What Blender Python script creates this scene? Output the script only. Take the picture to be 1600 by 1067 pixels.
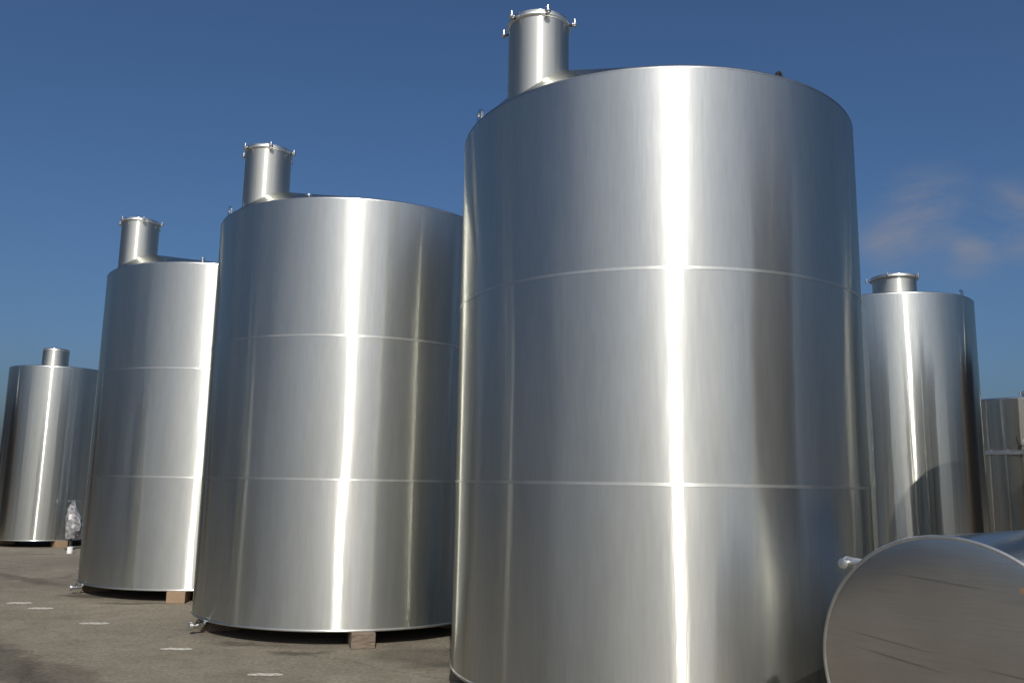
import bpy, bmesh, math, random
from mathutils import Matrix, Vector
R_ = math.radians
rng = random.Random(7)

# ------------------------------------------------------------------ camera, sky, sun, exposure
scene = bpy.context.scene
for o in list(bpy.data.objects):
    bpy.data.objects.remove(o, do_unlink=True)
COL = scene.collection

cam_d = bpy.data.cameras.new('camera')
cam_d.sensor_width = 36.0
cam_d.lens = 1336.28 / 1600 * 36.0
cam_d.clip_start = 0.05
cam_d.clip_end = 6000
cam = bpy.data.objects.new('camera', cam_d)
COL.objects.link(cam)
PITCH, ROLL, CAM_H = 0.1649, 0.01704, 1.636
fw = Vector((0, math.cos(PITCH), math.sin(PITCH)))
up0 = Vector((0, -math.sin(PITCH), math.cos(PITCH)))
rt0 = Vector((1, 0, 0))
rt = rt0 * math.cos(ROLL) + up0 * math.sin(ROLL)
up = -rt0 * math.sin(ROLL) + up0 * math.cos(ROLL)
m = Matrix((rt, up, -fw)).transposed().to_4x4()
m.translation = Vector((0, 0, CAM_H))
cam.matrix_world = m
scene.camera = cam

SUN_AZ, SUN_EL = R_(4.0), R_(37.0)        # azimuth measured from -Y (behind the camera) towards +X
SUN_STRENGTH, SKY_STRENGTH, EXPOSURE = 4.0, 0.082, 0.0
world = bpy.data.worlds.new('World')
scene.world = world
world.use_nodes = True
wn, wl = world.node_tree.nodes, world.node_tree.links
wn.clear()
w_out = wn.new('ShaderNodeOutputWorld')
w_bg = wn.new('ShaderNodeBackground')
w_bg.inputs['Strength'].default_value = SKY_STRENGTH
w_sky = wn.new('ShaderNodeTexSky')
w_sky.sky_type = 'NISHITA'
w_sky.sun_disc = False
w_sky.sun_elevation = SUN_EL
w_sky.sun_rotation = math.pi - SUN_AZ
w_sky.altitude = 200
w_sky.air_density = 1.0
w_sky.dust_density = 4.4
w_sky.ozone_density = 7.5
# faint wisps of cirrus, drawn by direction
w_tc = wn.new('ShaderNodeTexCoord')
w_map = wn.new('ShaderNodeMapping')
w_map.inputs['Scale'].default_value = (3.2, 3.2, 8.5)
w_map.inputs['Rotation'].default_value = (0, R_(-24), 0)
w_noise = wn.new('ShaderNodeTexNoise')
w_noise.inputs['Scale'].default_value = 2.3
w_noise.inputs['Detail'].default_value = 9
w_noise.inputs['Roughness'].default_value = 0.62
w_noise.inputs['Distortion'].default_value = 0.5
w_ramp = wn.new('ShaderNodeValToRGB')
w_ramp.color_ramp.elements[0].position = 0.40
w_ramp.color_ramp.elements[1].position = 0.80
wl.new(w_tc.outputs['Generated'], w_map.inputs['Vector'])
wl.new(w_map.outputs['Vector'], w_noise.inputs['Vector'])
wl.new(w_noise.outputs['Fac'], w_ramp.inputs['Fac'])
w_mask = None
for d, s in (((0.4317, 0.8581, 0.2800), 0.034), ((0.4120, 0.8700, 0.2700), 0.026), ((0.3966, 0.8786, 0.2620), 0.024), ((0.505, 0.820, 0.270), 0.03),
             ((0.470, 0.849, 0.243), 0.022), ((-0.93, 0.2, 0.30), 0.09), ((0.75, -0.6, 0.32), 0.10)):
    vm = wn.new('ShaderNodeVectorMath'); vm.operation = 'DISTANCE'
    nv = wn.new('ShaderNodeVectorMath'); nv.operation = 'NORMALIZE'
    wl.new(w_tc.outputs['Generated'], nv.inputs[0])
    wl.new(nv.outputs[0], vm.inputs[0]); vm.inputs[1].default_value = Vector(d).normalized()
    mr = wn.new('ShaderNodeMapRange'); mr.interpolation_type = 'SMOOTHSTEP'
    mr.inputs['From Min'].default_value = s * 2.1; mr.inputs['From Max'].default_value = 0.0
    wl.new(vm.outputs['Value'], mr.inputs['Value'])
    if w_mask is None:
        w_mask = mr.outputs[0]
    else:
        mx = wn.new('ShaderNodeMath'); mx.operation = 'MAXIMUM'
        wl.new(w_mask, mx.inputs[0]); wl.new(mr.outputs[0], mx.inputs[1]); w_mask = mx.outputs[0]
w_mul = wn.new('ShaderNodeMath'); w_mul.operation = 'MULTIPLY'
wl.new(w_mask, w_mul.inputs[0]); wl.new(w_ramp.outputs['Color'], w_mul.inputs[1])
w_mul2 = wn.new('ShaderNodeMath'); w_mul2.operation = 'MULTIPLY'
wl.new(w_mul.outputs[0], w_mul2.inputs[0]); w_mul2.inputs[1].default_value = 0.85
w_mix = wn.new('ShaderNodeMix'); w_mix.data_type = 'RGBA'
wl.new(w_mul2.outputs[0], w_mix.inputs['Factor'])
w_hs = wn.new('ShaderNodeHueSaturation'); w_hs.inputs['Saturation'].default_value = 1.06
wl.new(w_sky.outputs['Color'], w_hs.inputs['Color'])
wl.new(w_hs.outputs['Color'], w_mix.inputs['A'])
w_mix.inputs['B'].default_value = (3.3, 3.2, 3.4, 1)
wl.new(w_mix.outputs['Result'], w_bg.inputs['Color'])
wl.new(w_bg.outputs['Background'], w_out.inputs['Surface'])

sun_d = bpy.data.lights.new('sun', 'SUN')
sun_d.energy = SUN_STRENGTH
sun_d.angle = R_(0.53)
sun_d.color = (1.0, 0.95, 0.87)
sun = bpy.data.objects.new('sun', sun_d)
COL.objects.link(sun)
sdir = Vector((math.sin(SUN_AZ) * math.cos(SUN_EL), -math.cos(SUN_AZ) * math.cos(SUN_EL), math.sin(SUN_EL)))
sun.rotation_euler = sdir.to_track_quat('Z', 'Y').to_euler()
sun.location = sdir * 60

scene.view_settings.view_transform = 'Standard'
scene.view_settings.look = 'None'
scene.view_settings.exposure = EXPOSURE
scene.view_settings.gamma = 1.0
scene.view_settings.use_curve_mapping = False

# ------------------------------------------------------------------ helpers
def link(o, parent=None):
    COL.objects.link(o)
    if parent is not None:
        o.parent = parent
    return o

def tag(o, label=None, cat=None, group=None, kind=None):
    if label: o['label'] = label
    if cat: o['category'] = cat
    if group: o['group'] = group
    if kind: o['kind'] = kind
    return o

def empty(name, loc, rz=0.0, **kw):
    o = bpy.data.objects.new(name, None)
    o.location = loc; o.rotation_euler = (0, 0, rz); o.empty_display_size = 0.3
    link(o); return tag(o, **kw)

def mesh_obj(name, verts, faces, mat, parent=None, smooth=True, sharp=35, loc=None, rot=None):
    me = bpy.data.meshes.new(name)
    me.from_pydata([tuple(v) for v in verts], [], faces)
    bm = bmesh.new(); bm.from_mesh(me)
    bmesh.ops.recalc_face_normals(bm, faces=bm.faces)
    bm.to_mesh(me); bm.free()
    if smooth:
        me.polygons.foreach_set('use_smooth', [True] * len(me.polygons))
        me.set_sharp_from_angle(angle=R_(sharp))
    me.materials.append(mat)
    o = bpy.data.objects.new(name, me)
    if loc is not None: o.location = loc
    if rot is not None: o.rotation_euler = rot
    return link(o, parent)

def rings_mesh(rings, closed_ends=(False, False), loop=False):
    """rings: list of lists of equal length"""
    n = len(rings[0]); verts = [v for r in rings for v in r]; faces = []
    k = len(rings)
    for i in range(k if loop else k - 1):
        a, b = i * n, ((i + 1) % k) * n
        for j in range(n):
            j2 = (j + 1) % n
            faces.append((a + j, a + j2, b + j2, b + j))
    if closed_ends[0]: faces.append(tuple(range(n - 1, -1, -1)))
    if closed_ends[1]: faces.append(tuple((k - 1) * n + j for j in range(n)))
    return verts, faces

def circle(cx, cy, z, r, n):
    return [(cx + r * math.cos(2 * math.pi * j / n), cy + r * math.sin(2 * math.pi * j / n), z) for j in range(n)]

def lathe(name, prof, n, mat, parent=None, ends=(False, False), loop=False, loc=None, rot=None, sharp=35, cx=0, cy=0):
    v, f = rings_mesh([circle(cx, cy, z, r, n) for r, z in prof], ends, loop)
    return mesh_obj(name, v, f, mat, parent, loc=loc, rot=rot, sharp=sharp)

def bevel_box(name, sx, sy, sz, mat, parent=None, loc=(0, 0, 0), rz=0.0, bev=0.006, rough=0.0, seed=0):
    """box with its base at z=0, bevelled, optionally slightly uneven"""
    bm = bmesh.new()
    bmesh.ops.create_cube(bm, size=1.0)
    rr = random.Random(seed)
    for v in bm.verts:
        v.co = Vector((v.co.x * sx, v.co.y * sy, (v.co.z + .5) * sz))
        if rough: v.co += Vector((rr.uniform(-rough, rough), rr.uniform(-rough, rough), 0))
    bmesh.ops.bevel(bm, geom=list(bm.edges), offset=bev, segments=2, affect='EDGES', profile=0.6)
    me = bpy.data.meshes.new(name); bm.to_mesh(me); bm.free()
    me.materials.append(mat)
    o = bpy.data.objects.new(name, me); o.location = loc; o.rotation_euler = (0, 0, rz)
    return link(o, parent)

def tube_pts(path, r, n=10):
    """rings round a polyline"""
    rings = []
    P = [Vector(p) for p in path]
    for i, p in enumerate(P):
        t = (P[min(i + 1, len(P) - 1)] - P[max(i - 1, 0)]).normalized()
        a = t.orthogonal().normalized() if i == 0 else (a - t * a.dot(t)).normalized()
        b = t.cross(a)
        rad = r[i] if isinstance(r, (list, tuple)) else r
        rings.append([tuple(p + (a * math.cos(2 * math.pi * j / n) + b * math.sin(2 * math.pi * j / n)) * rad) for j in range(n)])
    return rings

def tube(name, path, r, mat, parent=None, n=10, sharp=40):
    v, f = rings_mesh(tube_pts(path, r, n), (True, True))
    return mesh_obj(name, v, f, mat, parent, sharp=sharp)

# ------------------------------------------------------------------ materials
def new_mat(name):
    mt = bpy.data.materials.new(name); mt.use_nodes = True
    nt = mt.node_tree; nt.nodes.clear()
    out = nt.nodes.new('ShaderNodeOutputMaterial')
    return mt, nt.nodes, nt.links, out

def steel(name, color=(0.575, 0.580, 0.535), sharp_r=0.20, aniso=0.81, mid_r=0.69, glow_r=0.33,
          w_mid=0.18, w_glow=0.13, streak=0.34, horizontal_grain=True):
    """brushed stainless: grain runs round the shell, so reflections smear up and down"""
    mt, N, L, out = new_mat(name)
    tc = N.new('ShaderNodeTexCoord'); oi = N.new('ShaderNodeObjectInfo')
    sep = N.new('ShaderNodeSeparateXYZ'); L.new(tc.outputs['Object'], sep.inputs[0])
    at = N.new('ShaderNodeMath'); at.operation = 'ARCTAN2'
    L.new(sep.outputs['Y'], at.inputs[0]); L.new(sep.outputs['X'], at.inputs[1])
    rnd = N.new('ShaderNodeMath'); rnd.operation = 'MULTIPLY'; rnd.inputs[1].default_value = 37.0
    L.new(oi.outputs['Random'], rnd.inputs[0])
    zs = N.new('ShaderNodeMath'); zs.operation = 'MULTIPLY'; zs.inputs[1].default_value = 0.05
    L.new(sep.outputs['Z'], zs.inputs[0])
    comb = N.new('ShaderNodeCombineXYZ')
    L.new(at.outputs[0], comb.inputs['X']); L.new(zs.outputs[0], comb.inputs['Y']); L.new(rnd.outputs[0], comb.inputs['Z'])
    n1 = N.new('ShaderNodeTexNoise'); n1.inputs['Scale'].default_value = 34; n1.inputs['Detail'].default_value = 3
    L.new(comb.outputs[0], n1.inputs['Vector'])
    bump = N.new('ShaderNodeBump'); bump.inputs['Strength'].default_value = streak
    bump.inputs['Distance'].default_value = 0.0016
    L.new(n1.outputs['Fac'], bump.inputs['Height'])
    # smudges and handling marks: a little change in roughness and tint
    n2 = N.new('ShaderNodeTexNoise'); n2.inputs['Scale'].default_value = 5.0; n2.inputs['Detail'].default_value = 5
    n2.inputs['Roughness'].default_value = 0.65
    L.new(comb.outputs[0], n2.inputs['Vector'])
    n3 = N.new('ShaderNodeTexNoise'); n3.inputs['Scale'].default_value = 90; n3.inputs['Detail'].default_value = 2
    L.new(comb.outputs[0], n3.inputs['Vector'])
    mixn = N.new('ShaderNodeMath'); mixn.operation = 'MULTIPLY_ADD'; mixn.inputs[1].default_value = 0.55
    L.new(n3.outputs['Fac'], mixn.inputs[0]); L.new(n2.outputs['Fac'], mixn.inputs[2])
    ramp = N.new('ShaderNodeMapRange'); ramp.inputs['From Min'].default_value = 0.45; ramp.inputs['From Max'].default_value = 1.1
    ramp.inputs['To Min'].default_value = 0.85; ramp.inputs['To Max'].default_value = 1.09
    L.new(mixn.outputs[0], ramp.inputs['Value'])
    colv = N.new('ShaderNodeVectorMath'); colv.operation = 'SCALE'; colv.inputs[0].default_value = color
    L.new(ramp.outputs[0], colv.inputs['Scale'])
    tan = N.new('ShaderNodeTangent'); tan.direction_type = 'RADIAL'; tan.axis = 'Z'
    def gl(r, a, vary, dist='GGX'):
        g = N.new('ShaderNodeBsdfAnisotropic'); g.distribution = dist
        mr = N.new('ShaderNodeMapRange'); mr.inputs['From Min'].default_value = 0.3; mr.inputs['From Max'].default_value = 0.7
        mr.inputs['To Min'].default_value = r * (1 - vary); mr.inputs['To Max'].default_value = r * (1 + vary)
        L.new(n2.outputs['Fac'], mr.inputs['Value']); L.new(mr.outputs[0], g.inputs['Roughness'])
        g.inputs['Anisotropy'].default_value = a
        L.new(colv.outputs[0], g.inputs['Color']); L.new(bump.outputs[0], g.inputs['Normal']); L.new(tan.outputs[0], g.inputs['Tangent'])
        return g
    g1, g2, g3 = gl(sharp_r, aniso, 0.10), gl(mid_r, aniso * 0.2, 0.05, 'BECKMANN'), gl(glow_r, aniso * 0.65, 0.08)
    m1 = N.new('ShaderNodeMixShader'); m1.inputs[0].default_value = w_mid / (1 - w_glow)
    L.new(g1.outputs[0], m1.inputs[1]); L.new(g2.outputs[0], m1.inputs[2])
    m2 = N.new('ShaderNodeMixShader'); m2.inputs[0].default_value = w_glow
    L.new(m1.outputs[0], m2.inputs[1]); L.new(g3.outputs[0], m2.inputs[2])
    L.new(m2.outputs[0], out.inputs['Surface'])
    return mt

def principled(name, color, rough=0.5, metal=0.0, noise=0.0, nscale=20, bump=0.0, bscale=60, col2=None, stretch=(1, 1, 1)):
    mt, N, L, out = new_mat(name)
    b = N.new('ShaderNodeBsdfPrincipled')
    b.inputs['Roughness'].default_value = rough; b.inputs['Metallic'].default_value = metal
    tc = N.new('ShaderNodeTexCoord'); mp = N.new('ShaderNodeMapping'); mp.inputs['Scale'].default_value = stretch
    L.new(tc.outputs['Object'], mp.inputs['Vector'])
    n1 = N.new('ShaderNodeTexNoise'); n1.inputs['Scale'].default_value = nscale; n1.inputs['Detail'].default_value = 6
    L.new(mp.outputs[0], n1.inputs['Vector'])
    mx = N.new('ShaderNodeMix'); mx.data_type = 'RGBA'
    c2 = col2 or tuple(c * (1 - noise) for c in color)
    mr = N.new('ShaderNodeMapRange'); mr.inputs['From Min'].default_value = 0.35; mr.inputs['From Max'].default_value = 0.65
    L.new(n1.outputs['Fac'], mr.inputs['Value']); L.new(mr.outputs[0], mx.inputs['Factor'])
    mx.inputs['A'].default_value = (*color, 1); mx.inputs['B'].default_value = (*c2, 1)
    L.new(mx.outputs['Result'], b.inputs['Base Color'])
    if bump:
        n2 = N.new('ShaderNodeTexNoise'); n2.inputs['Scale'].default_value = bscale; n2.inputs['Detail'].default_value = 4
        L.new(mp.outputs[0], n2.inputs['Vector'])
        bp = N.new('ShaderNodeBump'); bp.inputs['Strength'].default_value = bump; bp.inputs['Distance'].default_value = 0.01
        L.new(n2.outputs['Fac'], bp.inputs['Height']); L.new(bp.outputs[0], b.inputs['Normal'])
    L.new(b.outputs[0], out.inputs['Surface'])
    return mt

M_SHELL = steel('brushed_steel_shell')
M_SHELL_FINE = steel('polished_steel_shell', sharp_r=0.13, w_mid=0.09, w_glow=0.06)
M_SHELL_WARM_REFL = steel('warm_reflection_shell', color=(.62, .555, .445), sharp_r=0.13, w_mid=0.09, w_glow=0.06)  # brown reflections put into the shell colour as a warm tint
M_NECK = steel('neck_steel', sharp_r=0.30, w_mid=0.40, w_glow=0.15, streak=0.2)
M_ROOF = steel('roof_steel', sharp_r=0.24, aniso=0.0, w_mid=0.12, w_glow=0.04)
M_SEAM = steel('ground_seam_steel', color=(.63, .63, .59), sharp_r=0.30, aniso=0.6, w_mid=0.30, w_glow=0.2)
M_WELD = principled('ground_weld', (0.72, 0.72, 0.70), rough=0.42, metal=1.0, noise=0.15, nscale=30)
M_BRIGHT = principled('bright_fitting_steel', (0.72, 0.72, 0.72), rough=0.22, metal=1.0, noise=0.08, nscale=30)
M_DARKFIT = principled('dark_fitting_steel', (0.10, 0.095, 0.09), rough=0.4, metal=0.8, noise=0.3, nscale=30)
M_UNDER = principled('tank_underside', (0.25, 0.25, 0.25), rough=0.55, metal=1.0, noise=0.2)
M_TIMBER = principled('pale_timber', (0.26, 0.19, 0.12), rough=0.8, noise=0.4, nscale=9, bump=0.5, bscale=40, stretch=(1, 6, 6), col2=(0.24, 0.16, 0.09))
M_OLDTIMBER = principled('weathered_timber', (0.20, 0.155, 0.115), rough=0.85, nscale=9, bump=0.6, bscale=40, stretch=(1, 6, 6), col2=(0.10, 0.075, 0.055))
M_PLASTIC = principled('clear_wrapping_plastic', (0.34, 0.335, 0.34), rough=0.3, noise=0.65, nscale=14, bump=0.8, bscale=18)
M_BROWNTANK = principled('brown_for_reflections', (.085, .056, .034), rough=.38, noise=.45, nscale=1.2, stretch=(3, 3, .15))  # brown given to unseen tanks so the steel reflects dark bands
M_WHITE = principled('white_plastic', (0.75, 0.75, 0.73), rough=0.4, noise=0.1)

# ------------------------------------------------------------------ ground
def make_asphalt():
    mt, N, L, out = new_mat('weathered_asphalt')
    b = N.new('ShaderNodeBsdfPrincipled'); b.inputs['Roughness'].default_value = 0.9
    b.inputs['Specular IOR Level'].default_value = 0.25
    tc = N.new('ShaderNodeTexCoord')
    def noise(scale, detail=6, rough=0.6, dist=0.0, stretch=None):
        n = N.new('ShaderNodeTexNoise'); n.inputs['Scale'].default_value = scale
        n.inputs['Detail'].default_value = detail; n.inputs['Roughness'].default_value = rough; n.inputs['Distortion'].default_value = dist
        if stretch:
            mp = N.new('ShaderNodeMapping'); mp.inputs['Scale'].default_value = stretch[0]; mp.inputs['Rotation'].default_value = (0, 0, R_(stretch[1]))
            L.new(tc.outputs['Object'], mp.inputs['Vector']); L.new(mp.outputs[0], n.inputs['Vector'])
        else:
            L.new(tc.outputs['Object'], n.inputs['Vector'])
        return n
    def mr(src, a, b_, c, d):
        x = N.new('ShaderNodeMapRange'); x.inputs['From Min'].default_value = a; x.inputs['From Max'].default_value = b_
        x.inputs['To Min'].default_value = c; x.inputs['To Max'].default_value = d
        L.new(src, x.inputs['Value']); return x.outputs[0]
    def mul(a, b_):
        x = N.new('ShaderNodeMath'); x.operation = 'MULTIPLY'; L.new(a, x.inputs[0]); L.new(b_, x.inputs[1]); return x.outputs[0]
    big = noise(0.55, 5); mid = noise(3.2, 6, .7); fine = noise(24, 4, 0.75); grit = noise(170, 2, 0.8)
    fac = mul(mul(mr(big.outputs['Fac'], .3, .7, .80, 1.18), mr(mid.outputs['Fac'], .3, .7, .80, 1.18)),
              mul(mr(fine.outputs['Fac'], .3, .7, .62, 1.36), mr(grit.outputs['Fac'], .3, .7, .55, 1.45)))
    warp = noise(2.6, 5)
    wv = N.new('ShaderNodeVectorMath'); wv.operation = 'MULTIPLY_ADD'
    wc = N.new('ShaderNodeVectorMath'); wc.operation = 'SUBTRACT'; wc.inputs[1].default_value = (.5, .5, .5)
    L.new(warp.outputs['Color'], wc.inputs[0])
    L.new(wc.outputs[0], wv.inputs[0]); wv.inputs[1].default_value = (.55, .55, 0); L.new(tc.outputs['Object'], wv.inputs[2])
    # oil stains, darker patches and tyre marks (cx, cy, rx, ry, degrees, darkness)
    for cx, cy, rx, ry, ang, dk in DARK_MARKS:
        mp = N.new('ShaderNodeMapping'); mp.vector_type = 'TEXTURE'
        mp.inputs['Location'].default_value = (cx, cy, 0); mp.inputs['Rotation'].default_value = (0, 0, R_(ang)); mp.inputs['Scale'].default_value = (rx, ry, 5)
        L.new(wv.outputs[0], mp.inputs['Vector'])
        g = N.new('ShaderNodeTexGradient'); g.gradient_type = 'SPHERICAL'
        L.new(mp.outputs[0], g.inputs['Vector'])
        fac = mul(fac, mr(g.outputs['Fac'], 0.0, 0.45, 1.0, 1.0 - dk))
    # hairline cracks
    vo = N.new('ShaderNodeTexVoronoi'); vo.feature = 'DISTANCE_TO_EDGE'; vo.inputs['Scale'].default_value = 0.42
    L.new(wv.outputs[0], vo.inputs['Vector'])
    fac = mul(fac, mr(vo.outputs['Distance'], 0.0, 0.006, 0.72, 1.0))
    col = N.new('ShaderNodeMix'); col.data_type = 'RGBA'
    col.inputs['A'].default_value = (0.196, 0.169, 0.122, 1); col.inputs['B'].default_value = (0.178, 0.159, 0.128, 1)
    L.new(mid.outputs['Fac'], col.inputs['Factor'])
    sc = N.new('ShaderNodeVectorMath'); sc.operation = 'SCALE'
    L.new(col.outputs['Result'], sc.inputs[0]); L.new(fac, sc.inputs['Scale'])
    L.new(sc.outputs[0], b.inputs['Base Color'])
    bp = N.new('ShaderNodeBump'); bp.inputs['Strength'].default_value = 0.7; bp.inputs['Distance'].default_value = 0.006
    L.new(grit.outputs['Fac'], bp.inputs['Height']); L.new(bp.outputs[0], b.inputs['Normal'])
    L.new(b.outputs[0], out.inputs['Surface'])
    return mt

DARK_MARKS = [(-1.95, 8.62, 0.42, 0.10, 5, .5), (-4.95, 11.72, 0.55, 0.12, -4, .5), (-2.7, 9.05, 0.3, 0.12, -20, .4),
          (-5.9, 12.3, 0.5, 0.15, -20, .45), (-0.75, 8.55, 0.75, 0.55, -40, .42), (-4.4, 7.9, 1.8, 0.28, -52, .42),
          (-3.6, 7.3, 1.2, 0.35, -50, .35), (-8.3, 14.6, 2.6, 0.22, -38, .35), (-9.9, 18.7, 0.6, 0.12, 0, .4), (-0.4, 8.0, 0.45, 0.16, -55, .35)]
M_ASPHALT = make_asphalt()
NG = 48
gs = [-700 + 1400 * i / NG for i in range(NG + 1)]
gv = [(x, y, 0.0) for y in gs for x in gs]
gf = [(j * (NG + 1) + i, j * (NG + 1) + i + 1, (j + 1) * (NG + 1) + i + 1, (j + 1) * (NG + 1) + i) for j in range(NG) for i in range(NG)]
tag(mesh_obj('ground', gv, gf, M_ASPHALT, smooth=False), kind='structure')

def make_paint():
    mt, N, L, out = new_mat('worn_white_paint')
    b = N.new('ShaderNodeBsdfPrincipled'); b.inputs['Roughness'].default_value = 0.8
    tc = N.new('ShaderNodeTexCoord'); n = N.new('ShaderNodeTexNoise'); n.inputs['Scale'].default_value = 26; n.inputs['Detail'].default_value = 6
    L.new(tc.outputs['Object'], n.inputs['Vector'])
    mx = N.new('ShaderNodeMix'); mx.data_type = 'RGBA'
    mr = N.new('ShaderNodeMapRange'); mr.inputs['From Min'].default_value = .38; mr.inputs['From Max'].default_value = .62
    L.new(n.outputs['Fac'], mr.inputs['Value']); L.new(mr.outputs[0], mx.inputs['Factor'])
    mx.inputs['A'].default_value = (.24, .22, .18, 1); mx.inputs['B'].default_value = (.55, .53, .47, 1)
    L.new(mx.outputs['Result'], b.inputs['Base Color']); L.new(b.outputs[0], out.inputs['Surface'])
    return mt
M_PAINT = make_paint()
for (x, y, lx, ly, a, seed) in ((-6.35, 11.55, .32, .19, 4, 1), (-5.84, 11.12, .31, .17, 2, 2), (-4.67, 10.08, .33, .15, 1, 3), (-3.21, 8.69, .31, .12, 2, 4), (-2.05, 7.65, .30, .11, 3, 5)):
    rr = random.Random(seed); top, bot = [], []
    for i in range(15):
        u = -lx / 2 + lx * i / 14; e = 1 - abs(i - 7) / 7; k = min(1, .35 + e * 1.6)
        top.append((u, ly / 2 * k * rr.uniform(.7, 1.1), 0)); bot.append((u, -ly / 2 * k * rr.uniform(.7, 1.1), 0))
    v = top + bot; f = [(i, 15 + i, 15 + i + 1, i + 1) for i in range(14)]
    o = mesh_obj('painted_marking', v, f, M_PAINT, smooth=False, loc=(x, y, .004), rot=(0, 0, R_(a)))
    tag(o, kind='structure')

# ------------------------------------------------------------------ tanks
SEG = 288
def shell_course(parent, R, z0, z1, mat, seed, amp=0.0015):
    rr = random.Random(seed)
    waves = [(k, rr.uniform(.25, 1) / (1 + .06 * k), rr.uniform(0, 6.28), rr.uniform(-.5, .5)) for k in (3, 5, 8, 11, 15, 21, 27)]
    rows = 10; rings = []
    for i in range(rows + 1):
        t = i / rows; z = z0 + (z1 - z0) * t; env = math.sin(math.pi * t) ** 0.5 if 0 < t < 1 else 0
        rings.append([((R + amp * (.35 + .65 * env) * sum(a * math.sin(k * th + ph + dr * t * 3) for k, a, ph, dr in waves)) * math.cos(th),
                       (R + amp * (.35 + .65 * env) * sum(a * math.sin(k * th + ph + dr * t * 3) for k, a, ph, dr in waves)) * math.sin(th), z)
                      for th in (2 * math.pi * j / SEG for j in range(SEG))])
    v, f = rings_mesh(rings)
    return mesh_obj('shell_course', v, f, mat, parent)

def clamp_knob(parent, cx, cy, ang, rf, z, s=1.0):
    """swing bolt with a wing knob on the neck flange"""
    c, sn = math.cos(ang), math.sin(ang)
    def P(rad, tang, zz): return (cx + rad * c - tang * sn, cy + rad * sn + tang * c, zz)
    arm = tube('clamp_knob', [P(rf - .03 * s, 0, z - .02 * s), P(rf + .055 * s, 0, z - .02 * s)], .013 * s, M_DARKFIT, parent, n=8)
    rings = []
    for rad, zz in ((.012, -.045), (.024, -.042), (.031, -.03), (.031, -.012), (.024, -.008), (.022, .0), (.014, .004), (.013, .022), (.018, .024), (.018, .034), (.006, .036)):
        rings.append([tuple(Vector(P(rf + .055 * s, 0, z + zz * s)) + Vector((rad * s * math.cos(q), rad * s * math.sin(q), 0))) for q in (2 * math.pi * j / 10 for j in range(10))])
    v, f = rings_mesh(rings, (True, True))
    k = mesh_obj('knob', v, f, M_BRIGHT, parent, sharp=50)
    # merge the two into one mesh, so one clamp is one piece
    me = arm.data; bm = bmesh.new(); bm.from_mesh(me)
    bm2 = k.data; bm.from_mesh(bm2)
    n_arm = len(me.polygons); bm.faces.ensure_lookup_table()
    for i, fc in enumerate(bm.faces): fc.material_index = 0 if i < n_arm else 1
    bm.to_mesh(me); bm.free(); me.materials.append(M_BRIGHT)
    bpy.data.objects.remove(k, do_unlink=True)
    return arm

def lifting_lug(parent, R, ang, z, mat, s=1.0):
    """plate with an eye, welded upright on the rim"""
    prof = [(-.055, -.05), (.055, -.05), (.055, .035)] + [(.055 * math.cos(q), .035 + .055 * math.sin(q)) for q in (math.pi * i / 10 for i in range(1, 10))] + [(-.055, .035)]
    hole = [(.024 * math.cos(2 * math.pi * i / 14), .035 + .024 * math.sin(2 * math.pi * i / 14)) for i in range(14)]
    bm = bmesh.new()
    def loopv(pts, d): return [bm.verts.new((d, x * s, zz * s)) for x, zz in pts]
    o0, o1 = loopv(prof, -.009), loopv(prof, .009)
    h0, h1 = loopv(hole, -.009), loopv(hole, .009)
    for a, b in ((o0, o1), (h0, h1)):
        for i in range(len(a)): bm.faces.new((a[i], a[(i + 1) % len(a)], b[(i + 1) % len(a)], b[i]))
    for ov, hv in ((o0, h0), (o1, h1)):
        es = []
        for lst in (ov, hv):
            for i in range(len(lst)):
                a, b = lst[i], lst[(i + 1) % len(lst)]
                es.append(bm.edges.get((a, b)) or bm.edges.new((a, b)))
        bmesh.ops.triangle_fill(bm, use_beauty=True, use_dissolve=False, edges=es)
    bmesh.ops.recalc_face_normals(bm, faces=bm.faces)
    me = bpy.data.meshes.new('lifting_lug'); bm.to_mesh(me); bm.free(); me.materials.append(mat)
    o = bpy.data.objects.new('lifting_lug', me)
    o.location = (R * math.cos(ang), R * math.sin(ang), z); o.rotation_euler = (0, 0, ang)
    return link(o, parent)

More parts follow.
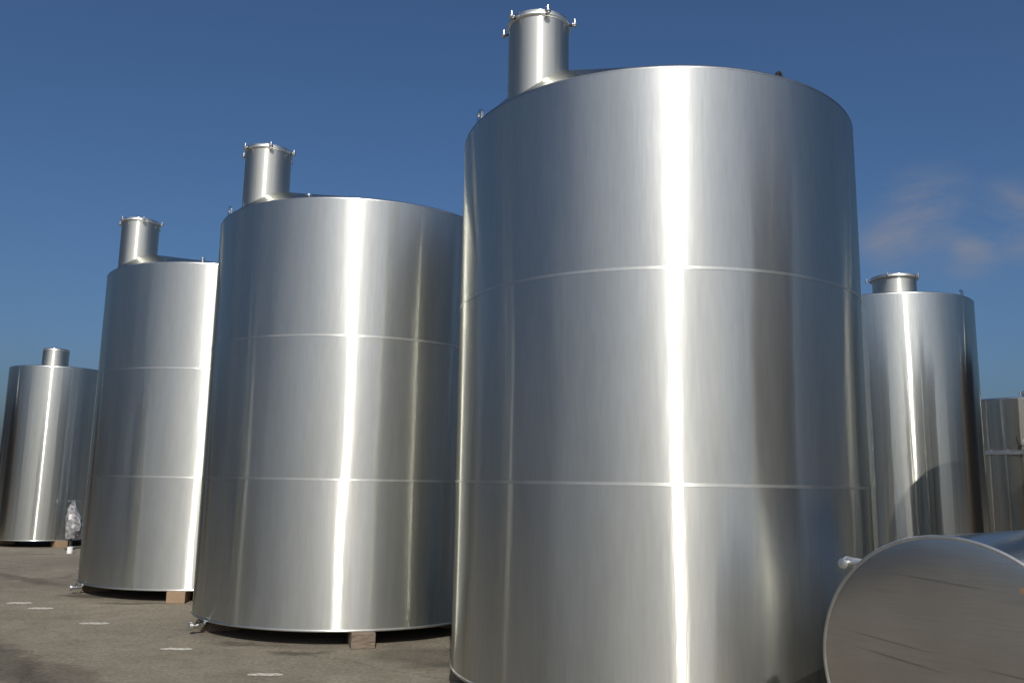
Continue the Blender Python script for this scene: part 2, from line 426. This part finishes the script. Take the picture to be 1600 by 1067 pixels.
def make_tank(loc, R, courses, z0, label, neck, group=None, mat=None, lugs=(), stubs=(), rz=0.0, seed=1, cat='tank', seams=True, knobs=6, knob0=0.0, amp=0.0015, drain=None):
    """neck = (dx, dy, radius, top z, height of the cone tip over the rim, flange overhang)"""
    mat = mat or M_SHELL
    root = empty('storage_tank', (loc[0], loc[1], 0), rz, label=label, cat=cat, group=group)
    z = z0
    for i, h in enumerate(courses):
        shell_course(root, R, z, z + h, mat, seed * 10 + i, amp)
        z += h
        if i < len(courses) - 1 and seams:
            b = .0105
            lathe('weld_seam', [(R - .004, z - b), (R + .0024, z - b), (R + .0024, z + b), (R - .004, z + b)], 288, M_SEAM, root, sharp=30)
    top = z
    lathe('bottom_rim', [(R - .05, z0 + .004), (R + .002, z0 - .001), (R + .008, z0 + .004), (R + .008, z0 + .018), (R + .001, z0 + .024), (R - .01, z0 + .024)], 192, M_SEAM, root, sharp=60)
    lathe('bottom_plate', [(R - .04, z0 + .006), (R * .5, z0 + .012), (.02, z0 + .016)], 64, M_UNDER, root, ends=(False, True))
    # eccentric cone roof: a small rolled knuckle, then a cone leaning to the neck
    dx, dy, rn, ztop, rise, over = neck
    n = 192; rings = []
    kr = .028
    for i in range(6):
        q = math.pi / 2 * i / 5
        rings.append(circle(0, 0, top + kr * math.sin(q), R + .0015 - kr * (1 - math.cos(q)), n))
    r0, zc0 = R - kr, top + kr
    for i in range(1, 21):
        t = i / 20 * .985
        rings.append(circle(dx * t, dy * t, zc0 + (rise - kr) * t, r0 * (1 - t), n))
    v, f = rings_mesh(rings, (False, True))
    mesh_obj('roof', v, f, M_ROOF, root, sharp=50)
    # the neck stands upright through the leaning cone
    nk = lathe('neck', [(rn, top + .01), (rn, ztop - .3), (rn, ztop - .05)], 96, M_NECK, root, loc=(dx, dy, 0), sharp=60)
    fl = lathe('flange', [(rn - .002, ztop - .05), (rn + over, ztop - .044), (rn + over + .004, ztop - .036), (rn + over + .004, ztop - .022), (rn + over, ztop - .014), (rn - .02, ztop - .012)], 96, M_WELD, nk, sharp=50)
    lathe('lid', [(rn + over - .004, ztop - .012), (rn + over - .004, ztop + .002), (rn - .02, ztop + .012), (rn * .6, ztop + .03), (.01, ztop + .04)], 96, M_NECK, nk, ends=(False, True), sharp=50)
    for i in range(knobs):
        clamp_knob(nk, 0, 0, knob0 + 2 * math.pi * i / knobs, rn + over, ztop - .02, .8)
    for ang, m_, s in lugs:
        lifting_lug(root, R - .025, R_(ang), top + .045 * s, m_, s)
    for ang, inset, h in stubs:
        a = R_(ang); rr2 = R - inset
        lathe('vent_stub', [(.022, top - .02), (.022, top + h - .02), (.034, top + h - .018), (.034, top + h), (.005, top + h + .004)], 20, M_BRIGHT, root, ends=(False, True), loc=(rr2 * math.cos(a), rr2 * math.sin(a), 0), sharp=40)
    if drain:
        a = R_(drain); rr2 = R - .06
        p0 = Vector((rr2 * math.cos(a), rr2 * math.sin(a), z0 + .012)); d = Vector((math.cos(a), math.sin(a), 0))
        path = [p0, p0 + Vector((0, 0, -.04)), p0 + Vector((0, 0, -.065)) + d * .012, p0 + Vector((0, 0, -.075)) + d * .04, p0 + Vector((0, 0, -.075)) + d * .16]
        dr = tube('drain_pipe', path, .026, M_BRIGHT, root, n=16)
        e = path[-1]
        tube('coupling', [e - d * .02, e - d * .015, e + d * .012, e + d * .016], [.028, .043, .043, .03], M_WELD, dr, n=20)
        t_ = Vector((-d.y, d.x, 0))
        tube('valve_handle', [e - d * .07 + Vector((0, 0, .02)), e - d * .07 + Vector((0, 0, .05)), e - d * .06 + t_ * .05 + Vector((0, 0, .056)), e - d * .05 + t_ * .1 + Vector((0, 0, .056))], [.008, .009, .009, .011], M_DARKFIT, dr, n=8)
    return root

Z0 = 0.15
T1, T2, T3 = (1.2688, 7.5521), (-1.9254, 10.6154), (-4.656, 13.5399)
RB = 1.7369
def NK(dx, zt=5.40, r=.25): return (dx, -.95, r, zt, .345, .012)
G3 = 'row of three tall three-course tanks'
make_tank(T1, RB, (1.5, 1.5, 1.5), Z0, 'tall three-course steel tank right beside the tank lying on its side', NK(-1.09), G3,
          lugs=((203, M_BRIGHT, 1.0), (294, M_DARKFIT, .5), (83, M_BRIGHT, 1)), seed=3, knob0=R_(-78), drain=None)
make_tank(T2, RB, (1.5, 1.5, 1.5), Z0, 'middle one of the three tall three-course steel tanks in a row', NK(-1.00, 5.47, .262), G3,
          lugs=((215, M_BRIGHT, 1.0), (325, M_BRIGHT, 1.0), (95, M_BRIGHT, 1)), stubs=((258, .12, .09),), seed=5, knob0=R_(-10), drain=218)
make_tank(T3, RB, (1.5, 1.5, 1.5), Z0, 'tall three-course steel tank at the row end by the small plain tank', NK(-1.03, 5.47, .265), G3,
          lugs=((150, M_BRIGHT, 1.0), (30, M_BRIGHT, 1)), stubs=((277, .12, .11),), seed=8, knob0=R_(-60), drain=214)
make_tank((-11.28, 21.3), 1.13, (4.06,), Z0, 'small plain steel tank with a short neck, behind the row end', (.12, -.55, .29, 4.68, .12, .006), None, M_SHELL_FINE,
          lugs=((140, M_BRIGHT, 1.0),), seed=11, knobs=0)
make_tank((6.33, 14.2), 1.32, (4.5,), Z0, 'slim plain steel tank with a low wide manway, behind the lying tank', (-.22, -.84, .325, 4.99, .06, .035), None, M_SHELL_FINE,
          lugs=((304, M_BRIGHT, .9), (60, M_BRIGHT, 1)), seed=14, knobs=5, knob0=R_(-55))

# flanged tank behind, with a bolted girth flange and a side hatch
t5 = make_tank((11.05, 18.3), 1.32, (2.29, 1.08), Z0, 'squat steel tank with a bolted girth flange, farthest of the right-hand tanks', (.2, .2, .12, 3.8, .10, .02), None, M_SHELL_WARM_REFL,
               seed=17, knobs=4, seams=False)
zf = Z0 + 2.29
lathe('girth_flange', [(1.315, zf - .045), (1.365, zf - .043), (1.367, zf - .004), (1.367, zf + .03), (1.363, zf + .034), (1.315, zf + .036)], 160, M_WELD, t5, sharp=40)
for i in range(26):
    a = 2 * math.pi * i / 26
    lathe('flange_bolt', [(.012, zf - .07), (.012, zf - .05), (.02, zf - .048), (.02, zf + .05), (.012, zf + .052), (.012, zf + .07)], 6, M_BRIGHT, t5, ends=(True, True), loc=(1.345 * math.cos(a), 1.345 * math.sin(a), 0), sharp=30)
def side_hatch(parent, R, ang, z):
    a = R_(ang); e = Vector((math.cos(a), math.sin(a), 0)); t = Vector((-math.sin(a), math.cos(a), 0)); u = Vector((0, 0, 1))
    c = e * R + u * z
    def ringp(w, h, d, n=32):
        return [tuple(c + e * d + t * (w * math.cos(2 * math.pi * j / n)) + u * (h * math.sin(2 * math.pi * j / n))) for j in range(n)]
    v, f = rings_mesh([ringp(.2, .16, -.06), ringp(.2, .16, .09), ringp(.23, .19, .092), ringp(.23, .19, .115), ringp(.19, .15, .12), ringp(.1, .08, .135), ringp(.01, .01, .14)], (False, True))
    hd = mesh_obj('hatch', v, f, M_BRIGHT, parent, sharp=40)
    tube('hatch_handle', [c + e * .13 - t * .14, c + e * .2 - t * .13, c + e * .2 + t * .13, c + e * .13 + t * .14], .014, M_DARKFIT, hd, n=8)
    for s in (-1, 1):
        tube('hinge_arm', [c + e * .1 + t * .2 * s - u * .02, c + e * .15 + t * .29 * s, c + e * .15 + t * .30 * s + u * .16], .018, M_DARKFIT, hd, n=8)
side_hatch(t5, 1.32, 243, zf + .14)

# ------------------------------------------------------------------ the tank lying on its side
def lying_tank():
    X, Y, R, AX, LEN = 2.15, 4.347, .647, .83, 2.5
    zc = R + .12
    root = empty('lying_tank', (X, Y, 0), 0, label='small steel tank lying on its side with its flat end turned forward', cat='tank')
    # local frame: body axis along +Z of the part objects, turned to lie along AX
    rot = Matrix((Vector((math.cos(AX), -math.sin(AX), 0)), Vector((0, 0, 1)), Vector((-math.sin(AX), -math.cos(AX), 0)))).transposed().to_euler()
    def put(o):
        o.location = (0, 0, zc); o.rotation_euler = rot; return o
    n = 192
    put(lathe('shell', [(R, -LEN), (R, -LEN * .75), (R, -LEN * .5), (R, -LEN * .25), (R, -.012)], n, M_LYING, root))
    put(lathe('end_rim', [(R - .004, -.016), (R + .006, -.014), (R + .008, -.006), (R + .006, .002), (R - .002, .005), (R - .012, .001)], n, M_SEAM, root, sharp=60))
    prof = [(R - .011, .0), (R - .05, .004), (R * .75, .009), (R * .5, .012), (R * .25, .0135), (.01, .014)]
    put(lathe('end_plate', prof, n, M_ENDPLATE, root, ends=(False, True)))
    put(lathe('back_plate', [(R - .004, -LEN + .002), (R * .8, -LEN - .06), (R * .4, -LEN - .1), (.01, -LEN - .11)], 96, M_ROOF, root, ends=(False, True)))
    # lifting lug with a shackle cone on the upper left of the end
    ang = R_(135)
    M3 = rot.to_matrix()
    def W(rad, a, d): return M3 @ Vector((rad * math.cos(a), rad * math.sin(a), d)) + Vector((0, 0, zc))
    lug = tube('lifting_lug', [W(R - .02, ang - .10, -.03), W(R + .03, ang - .02, -.03), W(R + .062, ang + .02, -.03), W(R + .062, ang + .03, -.03)], [.02, .022, .026, .022], M_WELD, root, n=14)
    tube('eye', [W(R + .055, ang + .035, -.075), W(R + .055, ang + .035, -.07), W(R + .055, ang + .035, .012), W(R + .055, ang + .035, .016)], [.018, .027, .027, .018], M_WELD, lug, n=18)
    # orange reflection, painted as a thin patch near the right of the end plate
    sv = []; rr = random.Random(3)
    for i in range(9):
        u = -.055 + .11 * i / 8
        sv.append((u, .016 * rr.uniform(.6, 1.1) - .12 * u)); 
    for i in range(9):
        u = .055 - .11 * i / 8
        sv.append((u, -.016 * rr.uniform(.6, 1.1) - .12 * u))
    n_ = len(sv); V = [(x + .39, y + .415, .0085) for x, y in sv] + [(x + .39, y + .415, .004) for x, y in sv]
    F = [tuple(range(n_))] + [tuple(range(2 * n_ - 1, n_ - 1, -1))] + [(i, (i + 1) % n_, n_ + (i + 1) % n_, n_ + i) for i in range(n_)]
    put(mesh_obj('painted_reflection', V, F, M_ORANGE_REFL, root, smooth=False))['label'] = 'orange-brown reflection painted on as a thin patch'
    return root, X, Y, AX, LEN, R

def make_endplate():
    mt, N, L, out = new_mat('lined_end_plate_steel')
    tc = N.new('ShaderNodeTexCoord')
    def noise(scale, stretch, rz, detail=5):
        mp = N.new('ShaderNodeMapping'); mp.inputs['Scale'].default_value = stretch; mp.inputs['Rotation'].default_value = (0, 0, R_(rz))
        L.new(tc.outputs['Object'], mp.inputs['Vector'])
        n = N.new('ShaderNodeTexNoise'); n.inputs['Scale'].default_value = scale; n.inputs['Detail'].default_value = detail
        L.new(mp.outputs[0], n.inputs['Vector']); return n
    n1 = noise(3, (1, 1, 1), 0); n2 = noise(20, (.25, 5, 1), 8, 3)
    fac = None
    for cx, cy, lx, ly, a, dk in ((-.02, .43, .30, .006, -5, .3), (-.28, .11, .27, .005, -7, .35), (-.24, .03, .27, .007, -8, .35), (.33, .03, .22, .006, -5, .35), (.40, -.05, .2, .008, -5, .3), (-.2, -.2, .3, .008, -8, .35)):  # thin darker lines across the plate
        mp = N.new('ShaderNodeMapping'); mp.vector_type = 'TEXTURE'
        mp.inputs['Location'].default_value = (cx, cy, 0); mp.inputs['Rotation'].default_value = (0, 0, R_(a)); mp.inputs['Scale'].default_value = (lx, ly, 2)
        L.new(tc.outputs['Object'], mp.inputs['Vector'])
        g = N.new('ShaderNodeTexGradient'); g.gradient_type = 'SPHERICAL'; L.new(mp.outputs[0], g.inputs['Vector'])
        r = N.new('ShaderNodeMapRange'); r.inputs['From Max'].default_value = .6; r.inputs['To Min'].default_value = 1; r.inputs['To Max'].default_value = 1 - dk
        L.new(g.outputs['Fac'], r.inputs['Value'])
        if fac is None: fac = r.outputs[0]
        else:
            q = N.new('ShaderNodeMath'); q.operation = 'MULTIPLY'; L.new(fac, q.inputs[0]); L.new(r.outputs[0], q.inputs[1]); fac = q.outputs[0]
    for nn, lo, hi in ((n1, .92, 1.08), (n2, .95, 1.05)):
        r = N.new('ShaderNodeMapRange'); r.inputs['From Min'].default_value = .3; r.inputs['From Max'].default_value = .7; r.inputs['To Min'].default_value = lo; r.inputs['To Max'].default_value = hi
        L.new(nn.outputs['Fac'], r.inputs['Value'])
        q = N.new('ShaderNodeMath'); q.operation = 'MULTIPLY'; L.new(fac, q.inputs[0]); L.new(r.outputs[0], q.inputs[1]); fac = q.outputs[0]
    c = N.new('ShaderNodeVectorMath'); c.operation = 'SCALE'; c.inputs[0].default_value = (.62, .605, .585); L.new(fac, c.inputs['Scale'])
    b = N.new('ShaderNodeBsdfPrincipled'); b.inputs['Metallic'].default_value = 1.0; b.inputs['Roughness'].default_value = .24
    L.new(c.outputs[0], b.inputs['Base Color'])
    L.new(b.outputs[0], out.inputs['Surface'])
    return mt
M_ENDPLATE = make_endplate()
M_ORANGE_REFL = principled('painted_orange_reflection', (.20, .12, .06), rough=.6, nscale=30, col2=(.13, .10, .085))  # colour of the orange reflection painted on the end plate
M_LYING = steel('lying_shell_steel', color=(.62, .62, .61), sharp_r=.2, aniso=.3, w_mid=.08, w_glow=.05)
lroot, LX, LY, LAX, LLEN, LR = lying_tank()

# ------------------------------------------------------------------ timbers under the tanks
def timber(x, y, rz, label, mat, sx=.24, sy=.40, sz=.151, seed=0, group=None):
    o = bevel_box('timber_block', sx, sy, sz, mat, None, (x, y, 0), rz, .007, .004, seed)
    return tag(o, label, 'timber', group)
def blocks(T, R, angs, lab, group):
    for i, (ang, mat, l, out) in enumerate(angs):
        a = R_(ang); rr = R - .2 + out
        timber(T[0] + rr * math.cos(a), T[1] + rr * math.sin(a), a - math.pi / 2, l or lab, mat, seed=int(ang * 7), group=None if l else group)
blocks(T2, RB, ((286, M_OLDTIMBER, 'weathered timber block under the front of the middle three-course tank', .09), (212, M_OLDTIMBER, 'weathered timber block beside the drain pipe of the middle three-course tank', -.06),
                (150, M_TIMBER, None, -.1), (30, M_TIMBER, None, -.1), (345, M_TIMBER, None, -.1)), 'timber block set under the far side of the middle three-course tank', 'timbers under the middle tank')
blocks(T3, RB, ((278, M_TIMBER, 'pale timber block under the front of the row-end three-course tank', .05), (205, M_OLDTIMBER, 'dark timber block under the drain side of the row-end three-course tank', -.05),
                (150, M_TIMBER, None, -.1), (30, M_TIMBER, None, -.1), (335, M_TIMBER, None, -.1)), 'timber block set under the far side of the row-end three-course tank', 'timbers under the row-end tank')
blocks(T1, RB, ((262, M_TIMBER, 'timber block under the front of the tank beside the lying tank', -.05), (195, M_TIMBER, 'timber block under the tank beside the lying tank, towards the middle tank', -.12), (135, M_TIMBER, None, -.1), (20, M_TIMBER, None, -.1), (318, M_TIMBER, 'timber block under the tall tank, turned towards the lying tank', -.1)), 'timber block under the far side of the tank beside the lying tank', 'timbers under the tank beside the lying tank')
blocks((-11.28, 21.3), 1.13, ((316, M_TIMBER, 'pale timber block under the small plain tank, beside the wrapped valve', .12), (180, M_TIMBER, None, -.1), (60, M_TIMBER, None, -.1)), 'timber block under the small plain tank', 'timbers under the small plain tank')
blocks((6.33, 14.2), 1.32, ((270, M_TIMBER, None, -.1), (30, M_TIMBER, None, -.1), (150, M_TIMBER, None, -.1)), 'timber block under the slim plain tank', 'timbers under the slim plain tank')
blocks((11.05, 18.3), 1.32, ((270, M_TIMBER, None, -.1), (30, M_TIMBER, None, -.1), (150, M_TIMBER, None, -.1)), 'timber block under the squat flanged tank', 'timbers under the squat flanged tank')
# two bearers with wedges under the lying tank
ax = Vector((math.sin(LAX), math.cos(LAX), 0))
for d in (.45, 2.0):
    c = Vector((LX, LY, 0)) + ax * d
    b = bevel_box('timber_bearer', 1.1, .14, .125, M_OLDTIMBER, None, c, -LAX, .007, .004, int(d * 10))
    tag(b, 'long timber bearer under the tank lying on its side', 'timber', 'bearers under the lying tank')
    for s in (-1, 1):
        # wedge: a triangular chock nailed to the bearer
        w = [(-.11 * s, -.05, .12), (.11 * s, -.05, .12), (.11 * s, -.05, .22), (-.11 * s, .05, .12), (.11 * s, .05, .12), (.11 * s, .05, .22)]
        k = mesh_obj('wedge', [(x + .36 * s, y, z) for x, y, z in w], [(0, 1, 2), (3, 5, 4), (0, 3, 4, 1), (1, 4, 5, 2), (2, 5, 3, 0)], M_OLDTIMBER, b, smooth=False)

# ------------------------------------------------------------------ valve wrapped in plastic by the small plain tank
def wrapped_valve(x, y):
    root = empty('wrapped_valve', (x, y, 0), 0, label='plastic-wrapped valve standing at the foot of the small plain tank', cat='valve')
    rr = random.Random(4)
    tube('stand', [(0, 0, 0), (0, 0, .02), (0, 0, .03), (0, 0, .3)], [.11, .11, .035, .035], M_DARKFIT, root, n=16)
    rings = []
    for i in range(15):
        t = i / 14; z = .24 + .86 * t
        base = .17 * (math.sin(math.pi * min(1, .12 + t * .95)) ** .6) * (1 - .35 * t) + .02
        rings.append([((base * (1 + rr.uniform(-.16, .16))) * math.cos(q) + .04 * math.sin(5 * t), (base * (1 + rr.uniform(-.16, .16))) * math.sin(q), z) for q in (2 * math.pi * j / 18 for j in range(18))])
    v, f = rings_mesh(rings, (True, True))
    mesh_obj('wrapping', v, f, M_PLASTIC, root, sharp=20)
    tube('handwheel', [(.12 * math.cos(2 * math.pi * i / 20), .12 * math.sin(2 * math.pi * i / 20), 1.08) for i in range(21)], .016, M_BRIGHT, root, n=8)
    tube('spindle', [(.03, 0, .95), (.0, 0, 1.1)], .018, M_BRIGHT, root, n=8)
wrapped_valve(-9.98, 20.0)
tag(lathe('paint_pot', [(.055, 0), (.06, .005), (.06, .13), (.064, .133), (.064, .14), (.05, .143)], 24, M_WHITE, ends=(True, True), loc=(-9.45, 18.95, 0)),
    'small white pot on the asphalt beside the small plain tank', 'pot')

# ------------------------------------------------------------------ unseen neighbours of the yard; the brown tanks are there for dark reflections
make_tank((6.25, 2.9), 1.3, (4.75,), Z0, 'unseen tank across from the lying tank, coloured brown for its dark reflection', (.2, .3, .28, 5.5, .2, .02), None, M_BROWNTANK, seed=21, knobs=4)
make_tank((7.25, 9.3), 1.3, (3.72,), Z0, 'plain steel tank standing beside the far end of the lying tank', (.2, .3, .28, 4.4, .15, .02), None, M_SHELL_FINE, seed=24, knobs=4)
make_tank((-10.6, 7.8), 1.2, (3.3,), Z0, 'plain steel tank standing alone across the yard from the row', (.2, .3, .28, 4.1, .15, .02), None, M_SHELL_FINE, seed=27, knobs=4)
make_tank((-16.4, 19.0), 1.2, (3.6,), Z0, 'unseen brown tank added beyond the small plain tank for its reflections', (.2, .3, .28, 4.4, .15, .02), None, M_BROWNTANK, seed=31, knobs=4)
make_tank((11.2, 13.2), 1.2, (4.0,), Z0, 'unseen brown tank added beside the slim plain tank for its reflections', (.2, .3, .28, 4.8, .15, .02), None, M_BROWNTANK, seed=33, knobs=4)
for T, R, l in (((11.2, 13.2), 1.2, 'timber block under the added brown tank beside the slim plain tank'), ((-16.4, 19.0), 1.2, 'timber block under the added brown tank beyond the small plain tank'), ((6.25, 2.9), 1.3, 'timber block under the brown tank across from the lying tank'), ((7.25, 9.3), 1.3, 'timber block under the tank by the lying tank far end'), ((-10.6, 7.8), 1.2, 'timber block under the tank standing alone across the yard')):
    blocks(T, R, ((270, M_TIMBER, None, -.1), (30, M_TIMBER, None, -.1), (150, M_TIMBER, None, -.1)), l, l.replace('block', 'blocks'))

# unseen sheds added on two sides to darken the steel's reflections at the skyline
M_SHED = principled('brown_corrugated_sheet', (.105, .08, .062), rough=.6, noise=.35, nscale=.6)
M_SHEDROOF = principled('dull_roof_sheet', (.16, .15, .145), rough=.7, noise=.3, nscale=.4)
M_DOOR = principled('rolled_door_sheet', (.30, .27, .22), rough=.5, noise=.2, nscale=1)
M_PANE = principled('dark_window_pane', (.03, .035, .04), rough=.08)
def shed(x, y0, y1, depth, h, face, label):
    root = empty('reflection_shed', (x, (y0 + y1) / 2, 0), 0, label=label, cat='shed')
    L_ = y1 - y0; n = int(L_ / .5)
    # corrugated front: a real zigzag sheet
    pts = [(.06 * face * (i % 2), -L_ / 2 + L_ * i / n) for i in range(n + 1)]
    V = [(a, b, z) for z in (0, h) for a, b in pts]
    F = [(i, i + 1, n + 1 + i + 1, n + 1 + i) for i in range(n)]
    back = -face * depth
    k = len(V)
    V += [(0, -L_ / 2, 0), (0, -L_ / 2, h), (back, -L_ / 2, 0), (back, -L_ / 2, h), (0, L_ / 2, 0), (0, L_ / 2, h), (back, L_ / 2, 0), (back, L_ / 2, h)]
    F += [(k, k + 2, k + 3, k + 1), (k + 4, k + 5, k + 7, k + 6), (k + 2, k + 6, k + 7, k + 3)]
    mesh_obj('wall', V, F, M_SHED, root, smooth=False)
    rw = [(.5 * face, -L_ / 2 - .4, h - .05), (.5 * face, L_ / 2 + .4, h - .05), (back / 2, -L_ / 2 - .4, h + 1.3), (back / 2, L_ / 2 + .4, h + 1.3), (back - .4 * face, -L_ / 2 - .4, h - .05), (back - .4 * face, L_ / 2 + .4, h - .05)]
    rw += [(a, b, c + .12) for a, b, c in rw]
    mesh_obj('roof', rw, [(0, 1, 3, 2), (2, 3, 5, 4), (6, 8, 9, 7), (8, 10, 11, 9), (0, 6, 7, 1), (4, 5, 11, 10), (0, 2, 8, 6), (2, 4, 10, 8), (1, 7, 9, 3), (3, 9, 11, 5)], M_SHEDROOF, root, smooth=False)
    for i in range(3):
        yy = -L_ / 2 + L_ * (i + .5) / 3
        d = bevel_box('door', .12, 4.2, 4.4, M_DOOR, root, (.09 * face, yy, 0), 0, .02)
        for s in (-1, 1):
            w = bevel_box('window', .10, 1.8, 1.1, M_DOOR, root, (.09 * face, yy + s * 4.4, 2.6), 0, .02)
            bevel_box('pane', .03, 1.5, .85, M_PANE, w, (.045 * face, 0, .125), 0, .004)
    return root
shed(-38, -12, 40, 14, 6.0, 1, 'unseen brown shed added beyond the lone tank to darken reflections')
shed(44, -20, 50, 14, 6.5, -1, 'unseen brown shed added beyond the lying tank to darken reflections')
